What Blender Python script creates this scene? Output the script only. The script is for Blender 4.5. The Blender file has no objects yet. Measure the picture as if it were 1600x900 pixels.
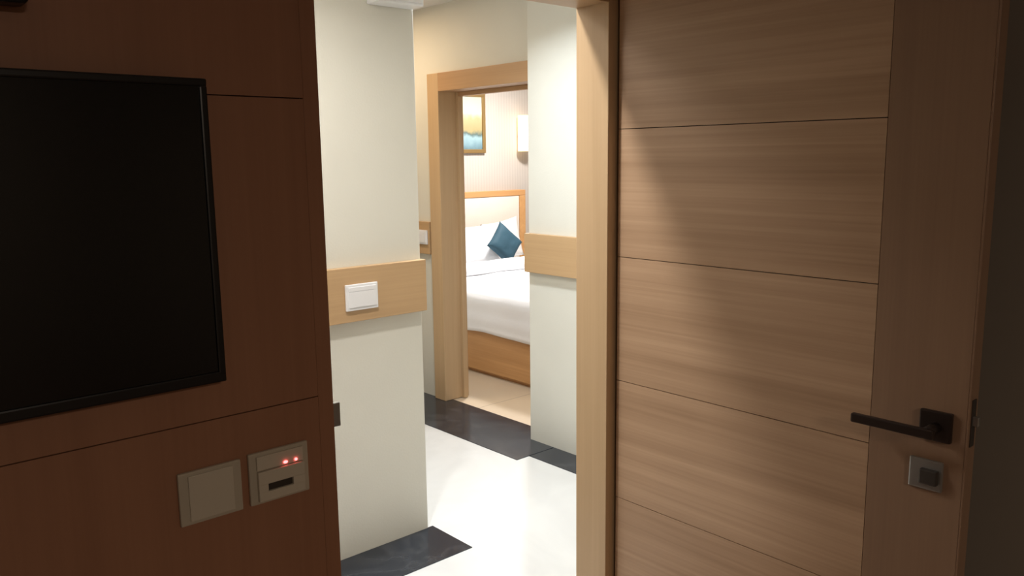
import bpy, bmesh, math, random
from mathutils import Vector, Matrix, noise
random.seed(7)
S = bpy.context.scene
C = S.collection
K = 1.05            # layout is measured from the camera; K scales it to metres
H = 1.53            # eye height in layout units

def W(p):
    return Vector((p[0]*K, p[1]*K, (p[2]+H)*K))

# ------------------------------------------------------------------ materials
def lin(c):
    return tuple(((v/255)/12.92 if v/255 <= .04045 else ((v/255+.055)/1.055)**2.4) for v in c)

def new_mat(name):
    m = bpy.data.materials.new(name); m.use_nodes = True
    nt = m.node_tree
    return m, nt, nt.nodes['Principled BSDF']

def plain(name, col, rough=.5, metal=0, bump=0, bscale=60, var=.0, vscale=3, coat=0, spec=None):
    m, nt, b = new_mat(name)
    N, L = nt.nodes, nt.links
    b.inputs['Roughness'].default_value = rough
    b.inputs['Metallic'].default_value = metal
    b.inputs['Coat Weight'].default_value = coat
    if spec is not None: b.inputs['Specular IOR Level'].default_value = spec
    tc = N.new('ShaderNodeTexCoord')
    nz = N.new('ShaderNodeTexNoise'); nz.inputs['Scale'].default_value = vscale; nz.inputs['Detail'].default_value = 4
    L.new(tc.outputs['Object'], nz.inputs['Vector'])
    r = N.new('ShaderNodeValToRGB')
    r.color_ramp.elements[0].position = .3; r.color_ramp.elements[1].position = .7
    r.color_ramp.elements[0].color = (*[c*(1-var) for c in col], 1)
    r.color_ramp.elements[1].color = (*[min(1, c*(1+var)) for c in col], 1)
    L.new(nz.outputs['Fac'], r.inputs['Fac']); L.new(r.outputs['Color'], b.inputs['Base Color'])
    if bump:
        n2 = N.new('ShaderNodeTexNoise'); n2.inputs['Scale'].default_value = bscale; n2.inputs['Detail'].default_value = 5
        L.new(tc.outputs['Object'], n2.inputs['Vector'])
        bp = N.new('ShaderNodeBump'); bp.inputs['Strength'].default_value = bump; bp.inputs['Distance'].default_value = .01
        L.new(n2.outputs['Fac'], bp.inputs['Height']); L.new(bp.outputs['Normal'], b.inputs['Normal'])
    return m

def wood(name, dark, light, axis='z', rough=.42, scale=1.0, bump=.08):
    """veneer with grain running along one axis"""
    m, nt, b = new_mat(name)
    N, L = nt.nodes, nt.links
    tc = N.new('ShaderNodeTexCoord')
    mp = N.new('ShaderNodeMapping')
    st = {'x': (.55, 16, 16), 'y': (16, .55, 16), 'z': (16, 16, .55)}[axis]
    mp.inputs['Scale'].default_value = [s*scale for s in st]
    L.new(tc.outputs['Object'], mp.inputs['Vector'])
    n1 = N.new('ShaderNodeTexNoise'); n1.inputs['Scale'].default_value = 1.0; n1.inputs['Detail'].default_value = 6
    n1.inputs['Roughness'].default_value = .55; n1.inputs['Distortion'].default_value = .5
    L.new(mp.outputs['Vector'], n1.inputs['Vector'])
    mp2 = N.new('ShaderNodeMapping'); mp2.inputs['Scale'].default_value = [s*scale*9 if s > 5 else s*scale*3 for s in st]
    L.new(tc.outputs['Object'], mp2.inputs['Vector'])
    n2 = N.new('ShaderNodeTexNoise'); n2.inputs['Scale'].default_value = 1.0; n2.inputs['Detail'].default_value = 3
    L.new(mp2.outputs['Vector'], n2.inputs['Vector'])
    mx = N.new('ShaderNodeMath'); mx.operation = 'MULTIPLY_ADD'
    mx.inputs[1].default_value = .3
    L.new(n2.outputs['Fac'], mx.inputs[0])
    ml = N.new('ShaderNodeMath'); ml.operation = 'MULTIPLY'; ml.inputs[1].default_value = .7
    L.new(n1.outputs['Fac'], ml.inputs[0]); L.new(ml.outputs[0], mx.inputs[2])
    r = N.new('ShaderNodeValToRGB')
    r.color_ramp.elements[0].position = .33; r.color_ramp.elements[1].position = .66
    r.color_ramp.elements[0].color = (*dark, 1); r.color_ramp.elements[1].color = (*light, 1)
    L.new(mx.outputs[0], r.inputs['Fac']); L.new(r.outputs['Color'], b.inputs['Base Color'])
    b.inputs['Roughness'].default_value = rough
    bp = N.new('ShaderNodeBump'); bp.inputs['Strength'].default_value = bump; bp.inputs['Distance'].default_value = .004
    L.new(n2.outputs['Fac'], bp.inputs['Height']); L.new(bp.outputs['Normal'], b.inputs['Normal'])
    return m

def emit(name, col, strength):
    m, nt, b = new_mat(name)
    b.inputs['Base Color'].default_value = (*col, 1)
    b.inputs['Emission Color'].default_value = (*col, 1)
    b.inputs['Emission Strength'].default_value = strength
    return m

def marble_white():
    m, nt, b = new_mat('white_marble_tile'); N, L = nt.nodes, nt.links
    tc = N.new('ShaderNodeTexCoord')
    nz = N.new('ShaderNodeTexNoise'); nz.inputs['Scale'].default_value = 1.6; nz.inputs['Detail'].default_value = 7; nz.inputs['Distortion'].default_value = 1.6
    L.new(tc.outputs['Object'], nz.inputs['Vector'])
    r = N.new('ShaderNodeValToRGB'); e = r.color_ramp.elements
    e[0].position = .35; e[0].color = (.68, .69, .69, 1); e[1].position = .6; e[1].color = (.745, .755, .755, 1)
    L.new(nz.outputs['Fac'], r.inputs['Fac']); L.new(r.outputs['Color'], b.inputs['Base Color'])
    b.inputs['Roughness'].default_value = .28
    return m

def marble_black():
    m, nt, b = new_mat('black_veined_granite'); N, L = nt.nodes, nt.links
    tc = N.new('ShaderNodeTexCoord')
    nz = N.new('ShaderNodeTexNoise'); nz.inputs['Scale'].default_value = 2.3; nz.inputs['Detail'].default_value = 4; nz.inputs['Distortion'].default_value = 1.2
    L.new(tc.outputs['Object'], nz.inputs['Vector'])
    r = N.new('ShaderNodeValToRGB'); e = r.color_ramp.elements
    e[0].position = .45; e[0].color = (.016, .021, .032, 1); e[1].position = .56; e[1].color = (.016, .021, .032, 1)
    v = r.color_ramp.elements.new(.505); v.color = (.034, .039, .05, 1)
    L.new(nz.outputs['Fac'], r.inputs['Fac']); L.new(r.outputs['Color'], b.inputs['Base Color'])
    b.inputs['Roughness'].default_value = .18
    return m

def tile_beige():
    m, nt, b = new_mat('beige_floor_tile'); N, L = nt.nodes, nt.links
    tc = N.new('ShaderNodeTexCoord')
    br = N.new('ShaderNodeTexBrick'); br.offset = 0
    br.inputs['Scale'].default_value = 1.0; br.inputs['Brick Width'].default_value = .8; br.inputs['Row Height'].default_value = .8
    br.inputs['Mortar Size'].default_value = .003
    br.inputs['Color1'].default_value = (.74, .61, .45, 1); br.inputs['Color2'].default_value = (.76, .63, .47, 1)
    br.inputs['Mortar'].default_value = (.45, .36, .26, 1)
    L.new(tc.outputs['Object'], br.inputs['Vector']); L.new(br.outputs['Color'], b.inputs['Base Color'])
    b.inputs['Roughness'].default_value = .35
    return m

def wallpaper():
    m, nt, b = new_mat('striped_wallpaper'); N, L = nt.nodes, nt.links
    tc = N.new('ShaderNodeTexCoord')
    wv = N.new('ShaderNodeTexWave'); wv.wave_type = 'BANDS'; wv.bands_direction = 'X'
    wv.inputs['Scale'].default_value = 9; wv.inputs['Distortion'].default_value = .6
    L.new(tc.outputs['Object'], wv.inputs['Vector'])
    r = N.new('ShaderNodeValToRGB'); e = r.color_ramp.elements
    e[0].color = (.44, .39, .345, 1); e[1].color = (.48, .43, .38, 1)
    L.new(wv.outputs['Fac'], r.inputs['Fac']); L.new(r.outputs['Color'], b.inputs['Base Color'])
    b.inputs['Roughness'].default_value = .7
    return m

def painting_mat():
    m, nt, b = new_mat('painted_canvas'); N, L = nt.nodes, nt.links
    tc = N.new('ShaderNodeTexCoord'); sp = N.new('ShaderNodeSeparateXYZ')
    L.new(tc.outputs['Generated'], sp.inputs[0])
    nz = N.new('ShaderNodeTexNoise'); nz.inputs['Scale'].default_value = 5; nz.inputs['Detail'].default_value = 5
    L.new(tc.outputs['Generated'], nz.inputs['Vector'])
    ad = N.new('ShaderNodeMath'); ad.operation = 'MULTIPLY_ADD'; ad.inputs[1].default_value = .22
    L.new(nz.outputs['Fac'], ad.inputs[0]); L.new(sp.outputs['Z'], ad.inputs[2])
    r = N.new('ShaderNodeValToRGB'); e = r.color_ramp.elements
    e[0].position = .0; e[0].color = (*lin((80, 78, 68)), 1)
    e[1].position = 1.0; e[1].color = (*[q*.72 for q in lin((222, 214, 190))], 1)
    for p, c in ((.16, (120, 152, 162)), (.34, (160, 190, 196)), (.40, (95, 115, 110)), (.47, (180, 164, 116)), (.70, (200, 182, 136)), (.80, (228, 220, 196))):
        k = e.new(p); k.color = (*[q*.72 for q in lin(c)], 1)
    L.new(ad.outputs[0], r.inputs['Fac']); L.new(r.outputs['Color'], b.inputs['Base Color'])
    b.inputs['Roughness'].default_value = .5
    return m

PAINT = plain('cream_wall_paint', (.70, .685, .615), .62, var=.02, bump=.05, bscale=120)
CEIL = plain('white_ceiling_paint', (.78, .76, .74), .8, var=.01)
ROOMP = plain('grey_beige_wall_paint', (.30, .26, .21), .8, var=.03)
PANEL = wood('dark_teak_panel', (.315, .15, .082), (.375, .185, .103), 'z', .5, .7)
GROOVE = plain('groove_shadow_gap_brown', (.03, .014, .008), .8)
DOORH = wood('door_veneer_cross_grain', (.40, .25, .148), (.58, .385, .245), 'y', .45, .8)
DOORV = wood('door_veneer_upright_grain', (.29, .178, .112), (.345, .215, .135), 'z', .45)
FRAME = wood('door_frame_veneer', (.53, .36, .205), (.60, .42, .245), 'z', .42)
FRAMEX = wood('door_frame_head_veneer', (.51, .33, .18), (.58, .385, .215), 'x', .42)
FRAMEY = wood('bedroom_frame_head_veneer', (.44, .265, .14), (.51, .315, .17), 'y', .42)
BANDX = wood('wall_band_veneer_x', (.47, .30, .155), (.55, .36, .19), 'x', .45)
BANDY = wood('wall_band_veneer_y', (.47, .30, .155), (.55, .36, .19), 'y', .45)
BEDW = wood('bed_teak_y', (.46, .235, .088), (.58, .315, .13), 'y', .42)
BEDWX = wood('bed_teak_x', (.44, .22, .085), (.54, .285, .115), 'x', .42)
MARBLE = marble_white(); GRANITE = marble_black(); BEIGE = tile_beige(); PAPER = wallpaper()
CARPET = plain('brown_room_floor', (.12, .07, .045), .6, var=.1)
BLACKP = plain('black_plastic', (.006, .006, .006), .32)
SCREEN = plain('glossy_black_screen', (.0055, .0055, .005), .2, spec=.5)
WHITEP = plain('white_plastic', (.80, .80, .82), .35)
IVORY = plain('ivory_plastic', (.62, .57, .46), .4)
IVORYD = plain('ivory_plastic_rim', (.52, .47, .37), .4)
SLOT = plain('dark_slot', (.04, .03, .022), .7)
LEDM = emit('red_led', (1, .12, .12), 6)
BRONZE = plain('dark_bronze_metal', (.055, .04, .034), .35, metal=.6)
STEEL = plain('brushed_steel', (.42, .42, .40), .35, metal=.7)
STEELD = plain('dark_steel', (.10, .09, .08), .4, metal=.6)
LINEN = plain('white_linen', (.86, .86, .88), .85, var=.015, bump=.12, bscale=40)
PILLM = plain('white_pillow_cotton', (.80, .80, .81), .85, var=.02, bump=.12, bscale=30)
PILLG = plain('off_white_pillow_cotton', (.70, .675, .64), .85, var=.02, bump=.12, bscale=30)
TEAL = plain('dark_teal_velvet', (.018, .062, .092), .75, var=.12, bump=.1, bscale=50)
UPHOL = plain('beige_headboard_fabric', (.66, .58, .50), .85, var=.03, bump=.15, bscale=150)
GOLD = plain('antique_gold_frame', (.30, .19, .07), .4, metal=.5)
PAINTING = painting_mat()
SHADE = emit('glowing_lamp_shade', (1.0, .74, .44), 2.2)

# ------------------------------------------------------------------ mesh helpers (layout units)
def box(bm, x0, x1, y0, y1, z0, z1, bev=0, seg=2):
    r = bmesh.ops.create_cube(bm, size=1)
    vs = r['verts']
    for v in vs:
        v.co = Vector((x0+(v.co.x+.5)*(x1-x0), y0+(v.co.y+.5)*(y1-y0), z0+(v.co.z+.5)*(z1-z0)))
    if bev:
        es = list({e for v in vs for e in v.link_edges})
        bmesh.ops.bevel(bm, geom=es, offset=bev, segments=seg, profile=.6, affect='EDGES')
    return bm

def B(*a, **k):
    return box(bmesh.new(), *a, **k)

def cyl(bm, p0, p1, r, seg=24, r2=None, bev=0):
    p0, p1 = Vector(p0), Vector(p1); d = p1-p0
    q = d.to_track_quat('Z', 'Y').to_matrix().to_4x4()
    M = Matrix.Translation((p0+p1)/2) @ q
    rr = bmesh.ops.create_cone(bm, cap_ends=True, segments=seg, radius1=r, radius2=r if r2 is None else r2, depth=d.length, matrix=M)
    if bev:
        es = [e for e in {e for v in rr['verts'] for e in v.link_edges} if len(e.link_faces) == 2 and e.calc_face_angle(0) > 1]
        bmesh.ops.bevel(bm, geom=es, offset=bev, segments=2, profile=.6, affect='EDGES')
    return bm

def obj(name, bm, mat, parent=None, smooth=False, loc=None):
    """link a mesh given in layout units; its origin goes to loc (layout) or the parent's location"""
    bmesh.ops.recalc_face_normals(bm, faces=bm.faces)
    me = bpy.data.meshes.new(name)
    if parent is not None:
        org = parent['_o'] if '_o' in parent else None
        org = Vector(org)
    else:
        org = W(loc) if loc is not None else Vector((0, 0, 0))
    for v in bm.verts:
        v.co = W(v.co)-org
    bm.to_mesh(me); bm.free()
    if smooth:
        for p in me.polygons: p.use_smooth = True
    me.materials.append(mat)
    o = bpy.data.objects.new(name, me); C.objects.link(o)
    o['_o'] = list(org)
    if parent is not None:
        o.parent = parent
    else:
        o.location = org
    return o

def thing(name, label, cat, loc, group=None):
    o = bpy.data.objects.new(name, None); C.objects.link(o)
    o.location = W(loc); o['_o'] = list(W(loc)); o.empty_display_size = .1
    tag(o, label, cat, group); return o

def tag(o, label=None, cat=None, group=None, kind=None):
    if label: o['label'] = label
    if cat: o['category'] = cat
    if group: o['group'] = group
    if kind: o['kind'] = kind
    return o

def struct(name, bm, mat, label=None, cat=None, parent=None, **k):
    o = obj(name, bm, mat, parent, **k)
    return tag(o, label, cat, kind='structure')

FL = -H
CL = .90
# ------------------------------------------------------------------ shell: floors and ceilings
struct('floor_corridor', B(-1.2, 2.72, 1.60, 7.0, FL-.08, FL), MARBLE, 'glossy white marble floor of the bright corridor', 'floor')
bm = bmesh.new(); box(bm, 2.68, 3.10, 2.985, 7.0, FL-.08, FL+.003, .001, 1); box(bm, 2.765, 2.96, 1.705, 2.98, FL-.08, FL+.003, .001, 1)
struct('trim_1', bm, GRANITE, 'black veined granite strip across the corridor floor at the bedroom doorway', 'floor strip')
struct('trim_2', B(-.9, 1.912, 2.40, 2.665, FL-.08, FL+.003, .001, 1), GRANITE, 'black veined granite strip along the foot of the cream corridor wall with the switch', 'floor strip')
struct('floor_corridor_edge', B(2.72, 2.765, 1.705, 2.985, FL-.08, FL), MARBLE, 'narrow white marble edge beside the granite strip', 'floor')
struct('floor_bedroom', B(3.10, 7.6, 1.9, 6.2, FL-.08, FL), BEIGE, 'pale beige tiled bedroom floor seen through the far doorway', 'floor')
struct('floor_room', B(-3.6, 2.1, -3.6, 1.60, FL-.08, FL), CARPET, 'dark floor of the near unlit room', 'floor')
struct('ceiling_corridor', B(-1.2, 3.10, 1.50, 7.0, CL, CL+.1), CEIL, 'white ceiling over the bright corridor', 'ceiling')
struct('ceiling_bedroom', B(3.10, 7.6, 1.9, 6.2, CL, CL+.1), CEIL, 'white bedroom ceiling', 'ceiling')
struct('ceiling_room', B(-3.6, 2.1, -3.6, 1.50, CL, CL+.1), CEIL, 'ceiling of the near unlit room', 'ceiling')

# ------------------------------------------------------------------ television wall
wl = struct('wall_left', B(-3.6, .79, 1.462, 1.654, FL, CL), ROOMP, 'wall carrying the dark brown wood panelling and television', 'wall')
# panelling boards with real gaps between them
gap = .0011
zs = [FL, -1.05, -.468, .115, CL]
for i in range(4):
    z0 = zs[i]+(gap if i else 0); z1 = zs[i+1]-(gap if i < 3 else 0)
    bm = B(-3.6, .768, 1.45, 1.4625, z0, z1)
    o = obj('wood_panel', bm, PANEL, wl)
obj('wood_panel_stile', B(.7685, .801, 1.45, 1.4625, FL, CL), PANEL, wl)
obj('panel_backing', B(-3.6, .765, 1.4605, 1.4628, FL+.01, CL-.01), GROOVE, wl)

struct('wall_over_door', B(.79, 2.1, 1.53, 1.654, .455, CL), PAINT, 'wall above the near doorway', 'wall')
struct('wall_beside_door', B(1.842, 2.96, 1.53, 1.654, FL, CL), PAINT, 'wall beside the near doorway hidden behind the open door', 'wall')
struct('wall_right', B(2.0, 2.1, -3.6, 1.54, FL, CL), ROOMP, 'dark grey wall of the near room to the right of the open door', 'wall')
struct('wall_back', B(-3.6, 2.1, -3.7, -3.6, FL, CL), ROOMP)
struct('wall_far_left', B(-3.7, -3.6, -3.7, 1.70, FL, CL), ROOMP)

# near door frame
fr = struct('door_frame', B(1.730, 1.842, 1.536, 1.657, FL, .455, .002), FRAME, 'light teak frame of the near doorway beside the open door', 'door frame')
bm = bmesh.new(); box(bm, 1.808, 1.842, 1.49, 1.5375, FL, .455, .002)
obj('rebate', bm, FRAME, fr)
bm = B(.800, 1.730, 1.536, 1.657, .409, .455, .002); obj('head', bm, FRAMEX, fr)
bm = B(.800, 1.808, 1.49, 1.5375, .428, .455, .002); obj('head_rebate', bm, FRAMEX, fr)
bm = B(.788, .803, 1.463, 1.657, FL, .455, .002); obj('jamb', bm, FRAME, fr)
st = thing('strike_plate', 'small dark metal strike plate at the end of the brown panelled wall', 'strike plate', (.803, 1.50, -.53))
obj('plate', B(.8032, .8060, 1.485, 1.53, -.565, -.495, .0008, 1), STEELD, st)
obj('lip', B(.8032, .8290, 1.472, 1.4855, -.549, -.498, .001, 1), STEEL, st)

# ------------------------------------------------------------------ corridor walls
struct('wall_corridor', B(-1.2, 1.885, 2.66, 7.0, FL, CL, .004), PAINT, 'cream corridor wall facing the near doorway, with a wood band and white switch', 'wall')
struct('wall_corridor_end', B(2.945, 3.225, 1.665, 3.165, FL, CL, .003), PAINT, 'bright white wall between the bedroom doorway and the open door', 'wall')
struct('wall_passage', B(3.06, 3.225, 4.165, 7.0, FL, CL), PAINT, 'shaded cream wall beside the bedroom door frame', 'wall')
struct('wall_over_bedroom_door', B(3.06, 3.225, 3.165, 4.165, .50, CL), PAINT, 'beige wall above the bedroom doorway', 'wall')
struct('wall_passage_end', B(1.885, 3.06, 7.0, 7.1, FL, CL), PAINT)
struct('wall_corridor_far', B(-1.3, -1.2, 1.6, 7.0, FL, CL), PAINT)

def band(name, x0, x1, y0, y1, mat, label):
    return struct(name, B(x0, x1, y0, y1, -.597, -.393, .0025), mat, label, 'wall band')
band('trim_3', -1.15, 1.889, 2.628, 2.66, BANDX, 'wooden dado band on the corridor wall carrying the white switch')
band('trim_4', 2.913, 2.945, 1.70, 3.168, BANDY, 'wooden dado band on the bright wall next to the bedroom doorway')
band('trim_5', 3.036, 3.06, 4.18, 6.95, BANDY, 'short wooden dado band left of the bedroom door frame behind a switch')

# bedroom door frame
bf = struct('door_frame_bedroom', B(3.038, 3.228, 4.055, 4.165, FL+.003, .505, .003), FRAME, 'light teak door frame around the bedroom doorway', 'door frame')
obj('head', B(3.038, 3.228, 3.17, 4.055, .397, .505, .003), FRAMEY, bf)
obj('stop', B(3.17, 3.20, 4.03, 4.055, FL+.003, .397, .002), FRAME, bf)
obj('head_stop', B(3.17, 3.20, 3.195, 4.03, .372, .397, .002), FRAMEY, bf)
obj('jamb', B(3.038, 3.228, 3.17, 3.195, FL+.003, .397, .002), FRAME, bf)

# ------------------------------------------------------------------ the open door
dr = struct('door_1', B(1.769, 1.802, .588, 1.527, FL+.008, .424), GROOVE, 'open light teak door with horizontal grooves, standing at right', 'door')
gz = [.424, .074, -.281, -.641, -.998, -1.355, FL+.008]
g = .0011
for i in range(6):
    z1 = gz[i]-(g if i else 0); z0 = gz[i+1]+(g if i < 5 else 0)
    obj('door_panel', B(1.764, 1.770, .7855, 1.527, z0, z1), DOORH, dr)
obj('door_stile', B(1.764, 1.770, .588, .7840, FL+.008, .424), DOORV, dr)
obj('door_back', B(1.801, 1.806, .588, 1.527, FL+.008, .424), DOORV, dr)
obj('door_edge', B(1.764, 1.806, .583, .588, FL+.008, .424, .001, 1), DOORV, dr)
# lever handle
bm = B(1.751, 1.764, .612, .676, -.597, -.533, .003)
hd = obj('handle_rose', bm, BRONZE, dr)
bm = cyl(bmesh.new(), (1.755, .642, -.567), (1.706, .642, -.567), .0115, 20)
obj('handle_neck', bm, BRONZE, hd, True)
bm = bmesh.new(); box(bm, 1.694, 1.708, .626, .798, -.578, -.558, .004, 3)
obj('lever', bm, BRONZE, hd)
es = obj('lock_escutcheon', B(1.755, 1.764, .624, .692, -.708, -.642, .003), STEEL, dr)
obj('lock_cylinder', B(1.741, 1.756, .630, .666, -.692, -.660, .003), STEELD, es)
lt = obj('latch_plate', B(1.772, 1.792, .5805, .5832, -.60, -.50, .0005, 1), STEELD, dr)
obj('latch_bolt', B(1.776, 1.788, .570, .582, -.555, -.535, .001, 1), STEEL, lt)

# ------------------------------------------------------------------ television
tv = thing('wall_mounted_television', 'large black flat television mounted on the brown wood panelled wall', 'television', (.105, 1.45, -.39))
bm = bmesh.new()
Y0 = 1.395
tx0, tx1, tz0, tz1 = -.375, .563, -.386, .137
box(bm, tx0+.003, tx1-.003, Y0+.006, Y0+.034, tz0+.003, tz1-.003, .004)
box(bm, tx0+.2, tx1-.2, Y0+.034, 1.4495, tz0+.1, tz1-.12, .004)
obj('housing', bm, BLACKP, tv)
bz = bmesh.new(); w = .013
box(bz, tx0, tx1, Y0, Y0+.012, tz1-w, tz1, .003); box(bz, tx0, tx1, Y0, Y0+.012, tz0, tz0+w*1.5, .003)
box(bz, tx0, tx0+w, Y0, Y0+.012, tz0+w, tz1-w*.9, .003); box(bz, tx1-w, tx1, Y0, Y0+.012, tz0+w, tz1-w*.9, .003)
obj('bezel', bz, BLACKP, tv)
obj('screen', B(tx0+w*.8, tx1-w*.8, Y0+.004, Y0+.010, tz0+w, tz1-w*.8), SCREEN, tv)

bx = thing('wall_mounted_box', 'small black box fixed to the brown panelling above the television', 'box', (.2, 1.45, .236))
obj('cabinet', B(.06, .312, 1.40, 1.4495, .230, .40, .012, 3), BLACKP, bx)
obj('front_cover', B(.072, .296, 1.394, 1.401, .248, .388, .003), SLOT, bx)

# ------------------------------------------------------------------ plates on the panelled wall
sp = thing('socket_plate', 'plain ivory blank switch plate on the brown panelling, below the television', 'switch plate', (.538, 1.45, -.603))
obj('frame', B(.480, .597, 1.441, 1.4496, -.653, -.553, .003), IVORYD, sp)
obj('rocker', B(.497, .580, 1.4375, 1.4415, -.646, -.560, .002), IVORY, sp)
kc = thing('key_card_switch', 'ivory key card switch with two red lights beside a blank plate', 'key card switch', (.673, 1.45, -.603))
obj('frame', B(.612, .735, 1.441, 1.4496, -.653, -.550, .003), IVORYD, kc)
bm = bmesh.new()
# card pocket face with an open slot
box(bm, .626, .722, 1.432, 1.4415, -.646, -.628, .001, 1)
box(bm, .626, .645, 1.432, 1.4415, -.6285, -.6125, .0005, 1)
box(bm, .697, .722, 1.432, 1.4415, -.6285, -.6125, .0005, 1)
box(bm, .626, .722, 1.432, 1.4415, -.613, -.587, .001, 1)
pk = obj('card_pocket', bm, IVORY, kc)
obj('slot', B(.645, .697, 1.438, 1.4415, -.628, -.613), SLOT, pk)
obj('top_cover', B(.626, .722, 1.436, 1.4415, -.585, -.557, .001, 1), IVORY, kc)
for x, r in ((.6835, .0046), (.7055, .0030)):
    bm = bmesh.new(); bmesh.ops.create_uvsphere(bm, u_segments=16, v_segments=8, radius=1)
    for v in bm.verts: v.co = Vector((x+v.co.x*r, 1.4345+v.co.y*.002, -.5795+v.co.z*.0028))
    tag(obj('indicator_light', bm, LEDM, kc, True), 'red glowing indicator light')

# ------------------------------------------------------------------ corridor switches
def switch(name, label, ax, a0, a1, face, z0, z1, n=1):
    """ax 'x': plate on a wall facing -Y spanning x; ax 'y': plate on a wall facing -X spanning y"""
    def bb(u0, u1, d0, d1, zz0, zz1, bev):
        return B(u0, u1, face-d1, face-d0, zz0, zz1, bev=bev) if ax == 'x' else B(face-d1, face-d0, u0, u1, zz0, zz1, bev=bev)
    mid = (a0+a1)/2
    t = thing(name, label, 'switch', (mid, face, (z0+z1)/2) if ax == 'x' else (face, mid, (z0+z1)/2))
    obj('frame', bb(a0, a1, .0004, .010, z0, z1, .003), WHITEP, t)
    w = (a1-a0)-.020
    for k in range(n):
        u0 = a0+.010+w*k/n
        obj('rocker', bb(u0+.0008, u0+w/n-.0008, .0095, .0135, z0+.012, z1-.028, .001), WHITEP, t)
    obj('top_strip', bb(a0+.010, a1-.010, .0095, .0125, z1-.026, z1-.010, .001), WHITEP, t)
    return t
switch('wall_switch', 'white switch plate on the wooden band of the cream corridor wall', 'x', 1.520, 1.657, 2.628, -.553, -.455)
switch('wall_switch', 'small pale switch plate left of the bedroom door frame', 'y', 4.195, 4.345, 3.036, -.535, -.445)

# ------------------------------------------------------------------ bedroom
struct('wall_headboard', B(3.10, 7.6, 6.05, 6.2, FL, CL), PAPER, 'beige striped bedroom wall behind the headboard', 'wall')
struct('wall_bedroom_right', B(7.5, 7.6, 1.9, 6.05, FL, CL), PAPER)
struct('wall_bedroom_near', B(3.225, 7.5, 1.9, 2.0, FL, CL), PAPER)

BX0, BX1, BY0, BY1 = 3.62, 5.42, 3.78, 5.96
bed = thing('bed', 'double bed with teak base and padded beige headboard in the far bedroom', 'bed', (4.5, 4.9, FL))
obj('base', B(BX0, BX1, BY0, BY1, FL+.03, -1.19, .006), BEDW, bed)
obj('plinth', B(BX0+.04, BX1-.04, BY0+.04, BY1-.02, FL+.001, FL+.03), BEDW, bed)
obj('mattress', B(BX0+.012, BX1-.012, BY0+.02, BY1-.005, -1.188, -.985, .04, 4), LINEN, bed, True)
hb = obj('headboard', B(3.50, 5.50, 5.985, 6.049, FL+.001, -.312, .004), BEDWX, bed)
obj('headboard_rail', B(3.50, 5.50, 5.955, 5.986, -.366, -.312, .004), BEDWX, hb)
obj('headboard_post', B(5.422, 5.50, 5.955, 5.986, FL+.001, -.367, .004), BEDW, hb)
obj('headboard_post', B(3.50, 3.578, 5.955, 5.986, FL+.001, -.367, .004), BEDW, hb)
n = 1
for k in range(n):
    x0 = 3.580+(5.420-3.580)*k/n; x1 = 3.580+(5.420-3.580)*(k+1)/n
    obj('headboard_pad', B(x0+.001, x1-.001, 5.958, 5.986, -1.0, -.368, .008, 3), UPHOL, hb, True)

def duvet(y0, y1, x0, x1, ztop, zside, foot=True):
    bm = bmesh.new()
    prof = []
    R = .055
    n1 = 8
    for k in range(n1): prof.append((x0-.0+.004*math.sin(k*1.3), zside+(ztop-R-zside)*k/n1))
    for k in range(9):
        a = math.pi*(1-k/16); prof.append((x0+R+R*math.cos(a), ztop-R+R*math.sin(a)))
    m = 44
    for k in range(1, m): prof.append((x0+R+(x1-x0-2*R)*k/m, ztop))
    for k in range(9):
        a = math.pi/2*(1-k/8); prof.append((x1-R+R*math.cos(a), ztop-R+R*math.sin(a)))
    for k in range(1, n1+1): prof.append((x1, ztop-R-(ztop-R-zside)*k/n1))
    nv = 50
    rows = []
    for j in range(nv+1):
        y = y0+(y1-y0)*j/nv
        row = []
        for x, z in prof:
            dz = 0; dx = 0; zz = z
            w = .012*noise.noise((x*3.2, y*2.4, 3.1))+.006*noise.noise((x*9, y*6, 1.7))
            if z > ztop-.02: dz = w+.010*math.exp(-((x-(x0+.25))**2)/.05)
            else:
                dx = -.010-.010*noise.noise((y*5, z*4, 9.2))
                if x > (x0+x1)/2: dx = -dx
                if z < zside+.03: dz = .010*noise.noise((y*4.2, 2.2, x))
            yy = y; 
            if foot:
                t = max(0, (y0+.07-y)/.07); zz = z-.05*t*t if z > ztop-.08 else z
            row.append(bm.verts.new((x+dx, yy, zz+dz)))
        rows.append(row)
    for j in range(nv):
        for i in range(len(prof)-1):
            bm.faces.new((rows[j][i], rows[j][i+1], rows[j+1][i+1], rows[j+1][i]))
    if foot:
        # flap hanging over the foot end
        prev = rows[0]
        for k in range(1, 7):
            cur = []
            for i, (x, z) in enumerate(prof):
                z0 = rows[0][i].co.z
                cur.append(bm.verts.new((rows[0][i].co.x, y0-.014-.006*noise.noise((x*5, k*.4, 0)), z0+(min(z0, zside)-z0)*k/6)))
            for i in range(len(prof)-1):
                bm.faces.new((prev[i], cur[i], cur[i+1], prev[i+1]))
            prev = cur
        bmesh.ops.remove_doubles(bm, verts=bm.verts, dist=1e-5)
    return bm
dv = obj('duvet', duvet(BY0-.012, 5.21, BX0-.014, BX1+.014, -.952, -1.212), LINEN, None, True, loc=(4.5, 4.6, -.97))
tag(dv, 'white duvet spread over the bed with its edge hanging down the side', 'duvet')
md = dv.modifiers.new('thickness', 'SOLIDIFY'); md.thickness = .014; md.offset = 0
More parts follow.
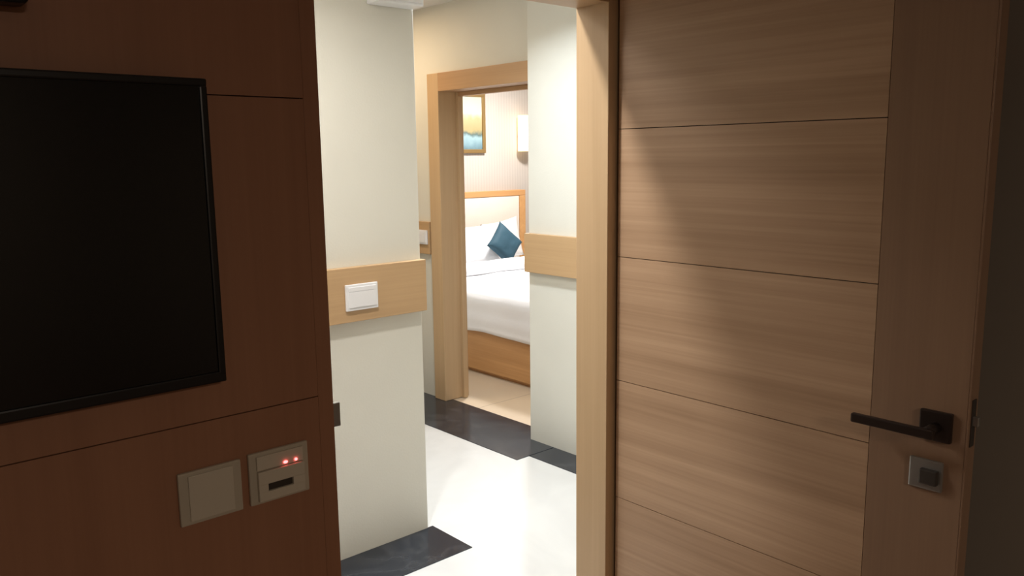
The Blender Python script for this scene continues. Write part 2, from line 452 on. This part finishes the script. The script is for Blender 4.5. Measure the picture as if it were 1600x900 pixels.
# turned-back top edge of the duvet, a soft rolled fold
bm = bmesh.new()
yc, zc, ry, rz = 5.23, -.906, .105, .052
prev = None; first = None
nx = 40
for i in range(nx+1):
    x = BX0-.012+(BX1-BX0+.024)*i/nx
    ring = []
    e = min(1, .35+min(i, nx-i)/2.0*.4)
    for k in range(20):
        a = 2*math.pi*k/20
        wv = 1+.10*noise.noise((x*4, a, .5))
        ca, sa = math.cos(a), math.sin(a)
        ring.append(bm.verts.new((x, yc+.012*noise.noise((x*3, 1, 2))+ry*wv*e*math.copysign(abs(ca)**.7, ca), zc+rz*wv*e*math.copysign(abs(sa)**.7, sa))))
    if prev:
        for k in range(20): bm.faces.new((prev[k], prev[(k+1) % 20], ring[(k+1) % 20], ring[k]))
    else: first = ring
    prev = ring
bm.faces.new(first); bm.faces.new(prev)
obj('folded_edge', bm, LINEN, dv, True)

def pillow_bm(w, h, t, n=22, pinch=.10):
    bm = bmesh.new()
    top, bot = {}, {}
    for i in range(n+1):
        for j in range(n+1):
            u, v = -1+2*i/n, -1+2*j/n
            s = 1-pinch*(v*v)*(1-abs(u)**3)*.0
            x = u*(1-pinch*(1-v*v)*abs(u)**2*.9)*w/2
            z = v*(1-pinch*(1-u*u)*abs(v)**2*.9)*h/2
            d = (max(0, 1-u**4)*max(0, 1-v**4))**.55*t/2
            d *= 1+.12*noise.noise((u*2.3, v*2.3, w*7))
            edge = i in (0, n) or j in (0, n)
            a = bm.verts.new((x, -d, z)); top[i, j] = a
            bot[i, j] = a if edge else bm.verts.new((x, d, z))
    for i in range(n):
        for j in range(n):
            bm.faces.new((top[i, j], top[i+1, j], top[i+1, j+1], top[i, j+1]))
            q = (bot[i, j], bot[i, j+1], bot[i+1, j+1], bot[i+1, j])
            bm.faces.new(q)
    return bm

def place(name, bm, mat, M, label, cat, group=None):
    bm.transform(M)
    lo = min(v.co.z for v in bm.verts)
    o = obj(name, bm, mat, None, True, loc=(M.translation.x, M.translation.y, lo))
    return tag(o, label, cat, group)
T, RX, RY, RZ = (lambda x, y, z: Matrix.Translation((x, y, z))), (lambda a: Matrix.Rotation(math.radians(a), 4, 'X')), (lambda a: Matrix.Rotation(math.radians(a), 4, 'Y')), (lambda a: Matrix.Rotation(math.radians(a), 4, 'Z'))
place('pillow', pillow_bm(.74, .38, .14), PILLM, T(4.54, 5.70, -.780) @ RX(-17), 'white pillow leaning on the headboard, partly behind the door frame', 'pillow', 'white pillows on the bed')
place('pillow', pillow_bm(.46, .38, .09), PILLG, T(5.06, 5.80, -.765) @ RX(-8) @ RY(-7), 'off-white pillow standing behind the dark teal cushion', 'pillow', 'white pillows on the bed')
place('cushion', pillow_bm(.30, .30, .10), TEAL, T(4.85, 5.53, -.765) @ RX(-18) @ RY(45), 'dark teal square cushion standing on one corner against the pillows', 'cushion')

pic = thing('painting', 'framed abstract painting in cream, ochre and blue on the bedroom wall', 'painting', (4.83, 6.05, .04))
px0, px1, pz0, pz1 = 4.60, 5.06, .045, .595
bm = bmesh.new(); w = .035
box(bm, px0, px1, 6.02, 6.0495, pz1-w, pz1, .004); box(bm, px0, px1, 6.02, 6.0495, pz0, pz0+w, .004)
box(bm, px0, px0+w, 6.02, 6.0495, pz0+w*.98, pz1-w*.98, .004); box(bm, px1-w, px1, 6.02, 6.0495, pz0+w*.98, pz1-w*.98, .004)
obj('frame', bm, GOLD, pic)
obj('canvas', B(px0+w*.9, px1-w*.9, 6.034, 6.042, pz0+w*.9, pz1-w*.9), PAINTING, pic)

wlmp = thing('wall_lamp', 'warm glowing wall lamp above the bed, half hidden by the corridor wall', 'wall lamp', (5.50, 6.05, .06))
obj('back_plate', B(5.505, 5.56, 6.035, 6.0495, .14, .28, .004), GOLD, wlmp)
bm = cyl(bmesh.new(), (5.50, 6.04, .20), (5.50, 5.965, .20), .008, 16); cyl(bm, (5.50, 5.965, .07), (5.50, 5.965, .38), .008, 16)
obj('arm', bm, GOLD, wlmp)
bm = cyl(bmesh.new(), (5.50, 5.965, .06), (5.50, 5.965, .40), .062, 32)
obj('lamp_shade', bm, SHADE, wlmp, True)

wb = thing('wall_mounted_box', 'small white box fixed high on the cream corridor wall near its corner', 'box', (1.77, 2.66, .56))
obj('casing', B(1.68, 1.875, 2.575, 2.6596, .555, .66, .006), WHITEP, wb)
obj('cover', B(1.69, 1.865, 2.570, 2.5755, .565, .65, .003), WHITEP, wb)

# ------------------------------------------------------------------ lights
def area(name, loc, size, power, col, rot=(0, 0, 0), spread=180, shape='DISK', sy=None):
    l = bpy.data.lights.new(name, 'AREA'); l.shape = shape; l.size = size; l.energy = power; l.color = col
    if sy: l.size_y = sy
    l.spread = math.radians(spread)
    o = bpy.data.objects.new(name, l); C.objects.link(o); o.location = W(loc); o.rotation_euler = [math.radians(a) for a in rot]
    return o
area('corridor_downlight', (1.08, 1.90, .885), .12, 17, (1, .96, .90), spread=140)
area('corridor_soft_fill', (.45, 2.33, .885), .5, 13, (1, .95, .90))  # added soft fill, stands in for broad corridor bounce on the open door
area('passage_downlight', (2.25, 2.72, .885), .18, 22, (.87, .94, 1), spread=140)
area('passage_end_light', (2.45, 4.4, .885), .3, 13, (1, .74, .48))
area('bedroom_ceiling_light', (4.9, 5.0, .885), .35, 82, (1, .98, .96))
area('room_fill_light', (-.2, -2.3, .85), .6, 46, (1, .82, .66))  # added warm fill that lifts the near room, no actual fixture

w = bpy.data.worlds.new('World'); S.world = w; w.use_nodes = True
w.node_tree.nodes['Background'].inputs['Color'].default_value = (.02, .02, .02, 1)

# ------------------------------------------------------------------ camera
cam = bpy.data.cameras.new('camera'); co = bpy.data.objects.new('camera', cam); C.objects.link(co)
cam.sensor_fit = 'HORIZONTAL'; cam.sensor_width = 36; cam.lens = 36*1283.26/1600; cam.clip_start = .02
yaw, pit, rol = (math.radians(a) for a in (41.7138, -9.0259, -.68995))
f = Vector((math.sin(yaw)*math.cos(pit), math.cos(yaw)*math.cos(pit), math.sin(pit)))
r = Vector((math.cos(yaw), -math.sin(yaw), 0)); u = r.cross(f)
r2 = r*math.cos(rol)+u*math.sin(rol); u2 = -r*math.sin(rol)+u*math.cos(rol)
M = Matrix((r2, u2, -f)).transposed().to_4x4(); M.translation = W((0, 0, 0))
co.matrix_world = M
S.camera = co
S.view_settings.view_transform = 'Standard'; S.view_settings.look = 'None'
S.view_settings.gamma = 1; S.view_settings.use_curve_mapping = False
S.view_settings.exposure = 0
for o in bpy.data.objects:
    if '_o' in o: del o['_o']
